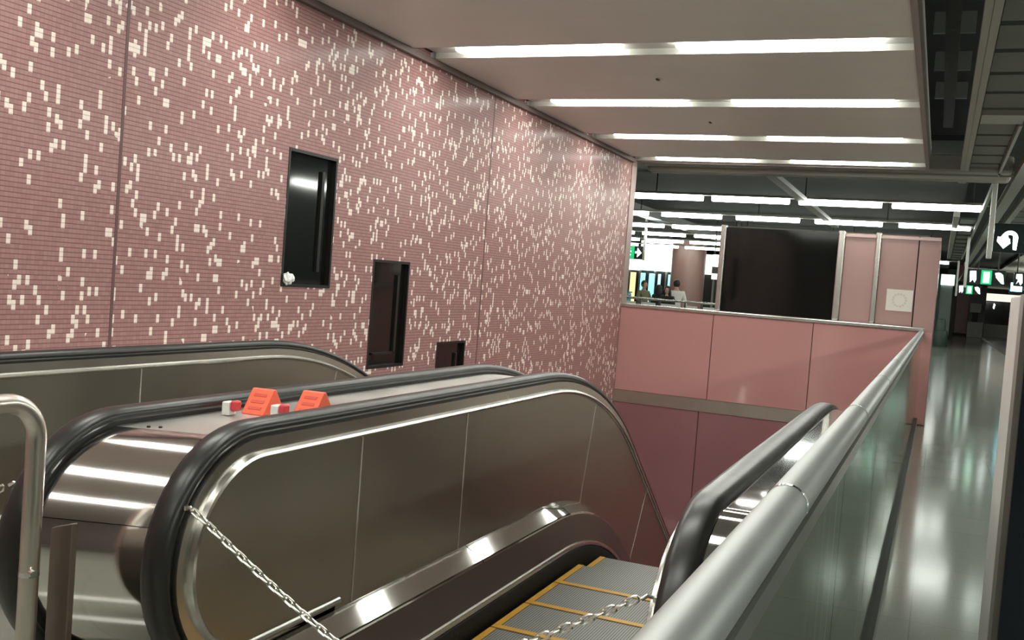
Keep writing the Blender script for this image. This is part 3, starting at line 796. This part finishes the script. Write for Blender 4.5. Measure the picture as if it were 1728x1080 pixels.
# rail
rl = thing('hall_railing', 'pale railing with white infill boards in front of the far people', 'railing', (-7, 27, 0))
MB().tube([(-9.5, 27, 1.26), (-4.6, 27, 1.26)], .035, 14).build('top_rail', steel, rl)
x = -9.4; k = 0
while x < -4.7:
    MB().box(x, x + .05, 26.97, 27.03, 0, 1.24).build('rail_post', steel, rl, smooth=False)
    w_ = (.40, .55, .30)[k % 3]
    MB().box(x + .07, x + .07 + w_, 26.99, 27.01, .12, 1.16).build('infill_board', mat('pale board', (.60, .62, .58), .4, 0, .05, 4), rl, smooth=False)
    x += w_ + .16; k += 1
# exit sign on the left
t = thing('hanging_sign', 'green and black exit sign hanging in the opening beside the mosaic wall', 'sign', (-8.8, 30, 2.44), 'illuminated hanging signs over the platform')
MB().box(-9.12, -8.53, 30, 30.12, 2.42, 2.83).build('sign_case', sign_black, t, smooth=False)
flat([(-9.12, 2.43), (-8.80, 2.43), (-8.80, 2.82), (-9.12, 2.82)], 30, icon_g, t, 'exit_panel')
man(-8.97, 2.62, .75, 29.997, icon_w, t)
flat([(-8.77, 2.60), (-8.70, 2.60), (-8.70, 2.48), (-8.57, 2.62), (-8.70, 2.77), (-8.70, 2.66), (-8.77, 2.66)], 30, icon_w, t, 'arrow_icon')
MB().box(-8.53, -8.47, 30, 30.1, 2.40, 4.0).build('hanger_post', steel, t, smooth=False)
# facade
fc = thing('screen_door_facade', 'far facade of glazed doors below a brilliant white lit header', 'facade', (-12, 50, 0))
MB().box(-16.053, -14.342, 50, 50.3, 2.425, 3.057).build('lit_header', emit('white header', (.93, 1., .94), 1.2), fc, smooth=False)
MB().box(-14.276, -12.237, 49.8, 50.3, 2.452, 3.952).build('lit_board', emit('white lit board', (.90, 1., .95), 1.5), fc, smooth=False)
MB().box(-13.553, -13.026, 49.75, 49.8, 3.90, 3.985).build('blue_strip', emit('blue strip', (.3, .75, .9), 1.2), fc, smooth=False)
MB().box(-12.237, -7.237, 50, 50.3, 2.452, 3.452).build('plain_header', emit('cream header light', (1., .92, .78), .8), fc, smooth=False)
MB().box(-16.053, -7.237, 50.2, 50.3, 0, 2.452).build('door_backing', mat('dark door glass', (.05, .055, .05), .2, 0, .2, 2), fc, smooth=False)
for x in (-15.658, -14.934, -14.342, -13.553, -12.961, -12.303, -11.316, -10.526, -9.737, -8.947): MB().box(x, x + .08, 50.05, 50.2, 0, 2.45).build('door_post', mat('grey door post', (.36, .37, .34), .4, .4, .1, 3), fc, smooth=False)
for x0, x1, col, s_, lab in ((-11.23, -10.98, (1., .62, .25), .75, 'glowing orange-yellow poster behind the far railing'), (-10.82, -10.60, (.25, .85, .95), .6, 'left cyan-white lit poster on the far facade'),
                             (-10.48, -10.22, (.28, .85, .95), .62, 'middle cyan-white lit poster on the far facade'), (-10.12, -9.98, (.5, .9, .95), .55, 'narrow pale lit poster right of the cyan pair'), (-9.72, -9.56, (.3, .9, .95), .6, 'last cyan-white lit poster, next to the round column')):
    x0 *= 50 / 38; x1 *= 50 / 38
    t = thing('lit_poster', lab, 'lit poster', ((x0 + x1) / 2, 49.97, .3), 'lit posters on the far facade')
    MB().box(x0, x1, 49.97, 50.04, .3, 2.36).build('poster_case', sign_black, t, smooth=False)
    flat([(x0 + .015, .35), (x1 - .015, .35), (x1 - .015, 2.31), (x0 + .015, 2.31)], 49.97, emit('poster ' + lab[:14], col, s_), t, 'poster_face')
sg = thing('dark_board', 'dark grey board below the cream light right of the round column', 'board', (-7, 34, 2.2))
MB().box(-7.2, -6.4, 34, 34.1, 2.22, 2.45).build('board_face', mat('dark grey board', (.07, .07, .062), .4, 0, .1, 4), sg, smooth=False)
MB().box(-7.2, -6.4, 34, 34.1, 2.45, 2.86).build('cream_light', emit('cream lamp board', (1., .92, .78), 1.3), sg, smooth=False)
MB().box(-7.2, -6.4, 34, 34.1, 2.02, 2.22).build('white_board', emit('dim board', (.9, .95, .88), .5), sg, smooth=False)
for x in (-7.15, -6.5): MB().cyl(x, 34.05, 2.86, 4.0, .02, 8).build('hanger_rod', dark_frame, sg)
bb = thing('blue_box', 'light blue box on the floor by the mosaic wall end beyond the opening', 'box', (-8.5, 28.6, 0))
MB().box(-8.62, -8.3, 28.0, 28.4, 0, 1.38).build('box_body', mat('light blue plastic', (.12, .42, .52), .4, 0, .08, 4), bb, smooth=False, bevel=.05)
MB().box(-8.63, -8.29, 27.99, 28.41, 1.38, 1.42).build('box_lid', mat('blue lid', (.10, .36, .46), .4, 0, .08, 4), bb, smooth=False)

# ------------------------------------------------------------------ people
skin_m = mat('skin', (.52, .31, .22), .5, 0, .06, 20)
hair_m = mat('dark brown hair', (.02, .014, .011), .5, 0, .3, 60, bump=.3, bscale=60)
def skinned(name, chains, m, parent, sub=2):
    """chains: lists of (x,y,z,r); equal points weld, the first point is the root"""
    me = bpy.data.meshes.new(name); vs, es, rs, idx = [], [], [], {}
    for chn in chains:
        prev = None
        for x, y, z, r in chn:
            k = (round(x, 4), round(y, 4), round(z, 4))
            if k not in idx: idx[k] = len(vs); vs.append((x, y, z)); rs.append(r)
            i = idx[k]
            if prev is not None and prev != i: es.append((prev, i))
            prev = i
    me.from_pydata(vs, es, [])
    o = bpy.data.objects.new(name, me); COL.objects.link(o)
    sk = o.modifiers.new('skin', 'SKIN'); sk.use_smooth_shade = True
    for i, d in enumerate(me.skin_vertices[0].data):
        q = rs[i]; d.radius = q if isinstance(q, tuple) else (q, q); d.use_root = (i == 0)
    sb = o.modifiers.new('sub', 'SUBSURF'); sb.levels = sb.render_levels = sub
    me.materials.append(m); o.parent = parent
    return o
def person(x, y, rz, h, shirt, trousers, lab, long_hair=False, arm='down', head_tilt=0., hair=None):
    k = h / 1.75
    t = thing('person', lab, 'person', (x, y, 0), 'people behind the far railing'); t.rotation_euler.z = rz; t.scale = (k, k, k)
    hd = (0, -.03 - head_tilt, 1.62)
    def arm_pts(s):
        if arm == 'rail': return [(s * .19, 0, 1.42, .05), (s * .27, -.05, 1.16, .04), (s * .20, -.28, 1.10, .032), (s * .17, -.36, 1.12, .025)]
        return [(s * .19, 0, 1.42, .05), (s * .26, .01, 1.14, .04), (s * .26, -.05, .90, .03), (s * .25, -.08, .80, .025)]
    body = [[(0, 0, .95, .13), (0, 0, 1.15, .115), (0, 0, 1.36, .13), (0, 0, 1.46, .07), (0, -.01, 1.53, .05), (hd[0], hd[1], hd[2] - .05, .072), (hd[0], hd[1], hd[2] + .05, .088), (hd[0], hd[1] + .01, hd[2] + .11, .06)]]
    for s in (-1, 1):
        ap = arm_pts(s)
        body.append([(0, 0, 1.36, .13)] + ap)
        hx_, hy_, hz_, _ = ap[-1]; dv = Vector(ap[-1][:3]) - Vector(ap[-2][:3]); dv.normalize()
        for fi in range(4):
            off = (fi - 1.5) * .017; ln = (.07, .085, .08, .06)[fi]
            body.append([ap[-1], (hx_ + off, hy_ + dv.y * .05, hz_ + dv.z * .05, .010), (hx_ + off, hy_ + dv.y * .05 + dv.y * ln * .6 - .008, hz_ + dv.z * .05 + dv.z * ln * .6, .008), (hx_ + off, hy_ + dv.y * (.05 + ln) - .016, hz_ + dv.z * (.05 + ln) - .004, .007)])
        body.append([ap[-1], (hx_ - s * .03, hy_ + dv.y * .03 - .01, hz_ + dv.z * .03, .010), (hx_ - s * .042, hy_ + dv.y * .06 - .015, hz_ + dv.z * .06, .008)])
        body.append([(0, 0, .95, .13), (s * .10, 0, .86, .085), (s * .11, -.01, .48, .055), (s * .11, .02, .10, .04), (s * .11, -.05, .04, .035), (s * .12, -.14, .03, .03)])
    skinned('body', body, skin_m, t)
    sh = [[(0, 0, .92, .15), (0, 0, 1.15, .135), (0, 0, 1.36, .148), (0, 0, 1.455, .082)]]
    for s in (-1, 1): sh.append([(0, 0, 1.36, .148)] + [(a, b, c, r + .018) for a, b, c, r in arm_pts(s)[:3]])
    skinned('shirt', sh, shirt, t)
    tr = [[(0, 0, 1.0, .138), (0, 0, .92, .145)]]
    for s in (-1, 1): tr.append([(0, 0, .92, .145), (s * .10, 0, .84, .1), (s * .11, -.01, .48, .075), (s * .11, .02, .10, .062)])
    skinned('trousers', tr, trousers, t)
    for s in (-1, 1): MB().box(s * .11 - .045, s * .11 + .045, -.19, .08, 0, .075).build('shoe', black, t, bevel=.02).matrix_parent_inverse = Matrix()
    hm = MB()
    hm.ball((hd[0], hd[1] + .022, hd[2] + .045), .105, 3, (.92, 1.0, 1.12))
    if long_hair:
        hm.ball((0, hd[1] + .05, hd[2] - .08), .10, 3, (1.15, .7, 1.9)); hm.ball((.085, hd[1] + .0, hd[2] - .06), .05, 2, (.7, .8, 2.2)); hm.ball((-.085, hd[1] + .0, hd[2] - .06), .05, 2, (.7, .8, 2.2))
    # cut the face opening
    for v in list(hm.bm.verts):
        if v.co.y < hd[1] - .035 and v.co.z < hd[2] + .09 and abs(v.co.x) < .075: hm.bm.verts.remove(v)
    hm.build('hair', hair or hair_m, t).matrix_parent_inverse = Matrix()
    fm = MB()
    for s in (-1, 1): fm.ball((s * .032, hd[1] - .082, hd[2] + .025), .010, 1)
    fm.build('eyes', black, t).matrix_parent_inverse = Matrix()
    nm = MB(); nm.ball((0, hd[1] - .098, hd[2] - .005), .017, 2, (.7, 1, 1.5))
    for s in (-1, 1): nm.ball((s * .088, hd[1] + .005, hd[2] + .01), .024, 2, (.4, .8, 1.3))
    nm.build('nose_and_ears', skin_m, t).matrix_parent_inverse = Matrix()
    lm = MB(); lm.ball((0, hd[1] - .088, hd[2] - .05), .02, 2, (1.1, .4, .3)); lm.build('mouth', mat('lips', (.40, .14, .12), .5), t).matrix_parent_inverse = Matrix()
    return t
wht = mat('white shirt cloth', (.80, .76, .72), .85, 0, .05, 14)
drk = mat('black cloth', (.018, .019, .018), .85, 0, .2, 14)
olv = mat('olive cloth', (.20, .19, .11), .85, 0, .12, 14)
navy = mat('dark blue trousers', (.03, .035, .05), .85, 0, .15, 14)
person(-6.98, 28.4, rad(205), 1.84, wht, navy, 'man in a white shirt with head bent, standing with his back turned at the railing', False, 'down', .05)
person(-7.16, 28.1, rad(-15), 1.64, drk, drk, 'woman with long dark hair in black, facing the camera beside the man in white', True, 'rail')
person(-7.66, 28.95, rad(150), 1.66, drk, drk, 'person in black clothes left of the woman with long hair', True, 'rail')
person(-8.22, 29.35, rad(60), 1.76, olv, navy, 'person in an olive top before the orange poster, nearest the mosaic wall', False, 'rail')

# ------------------------------------------------------------------ light, world, camera
wd = bpy.data.worlds.new('World'); SC.world = wd; wd.use_nodes = True
wd.node_tree.nodes['Background'].inputs[0].default_value = (.5, .52, .5, 1)
wd.node_tree.nodes['Background'].inputs[1].default_value = .05
# cool glow of a lit screen on the concourse behind the camera
la = bpy.data.lights.new('screen_glow', 'AREA'); la.shape = 'RECTANGLE'; la.size = .6; la.size_y = .9; la.energy = 8; la.color = (.45, .75, 1.)
lo = bpy.data.objects.new('screen_glow', la); COL.objects.link(lo)
lo.location = (2.4, -2.2, .95); lo.rotation_euler = Vector((-4.4, 4.6, -.2)).to_track_quat('-Z', 'Y').to_euler()
# unseen fill light added to brighten the escalator pit
lb = bpy.data.lights.new('lower_fill', 'AREA'); lb.shape = 'RECTANGLE'; lb.size = 3; lb.size_y = 1; lb.energy = 3; lb.color = (1, .93, .9)
lp = bpy.data.objects.new('lower_fill', lb); COL.objects.link(lp); lp.location = (-2.3, 13.2, -2.2); lp.rotation_euler = (rad(20), 0, 0)

cam = bpy.data.cameras.new('camera'); co = bpy.data.objects.new('camera', cam); COL.objects.link(co)
cam.sensor_fit = 'HORIZONTAL'; cam.sensor_width = 36; cam.lens = 1689.857 / 1728 * 36; cam.clip_start = .02; cam.clip_end = 200
r0 = Vector((.9166968, .3923139, .0758733)); r1 = Vector((.0864633, -.0093670, -.9962110)); r2 = Vector((-.3901167, .9197837, -.0425075))
M = Matrix((r0, -r1, -r2)).transposed().to_4x4(); M.translation = Vector((0, 0, 1.57))
co.matrix_world = M
SC.camera = co
vs = SC.view_settings
vs.view_transform = 'Standard'; vs.look = 'None'; vs.gamma = 1; vs.exposure = 0.95; vs.use_curve_mapping = False
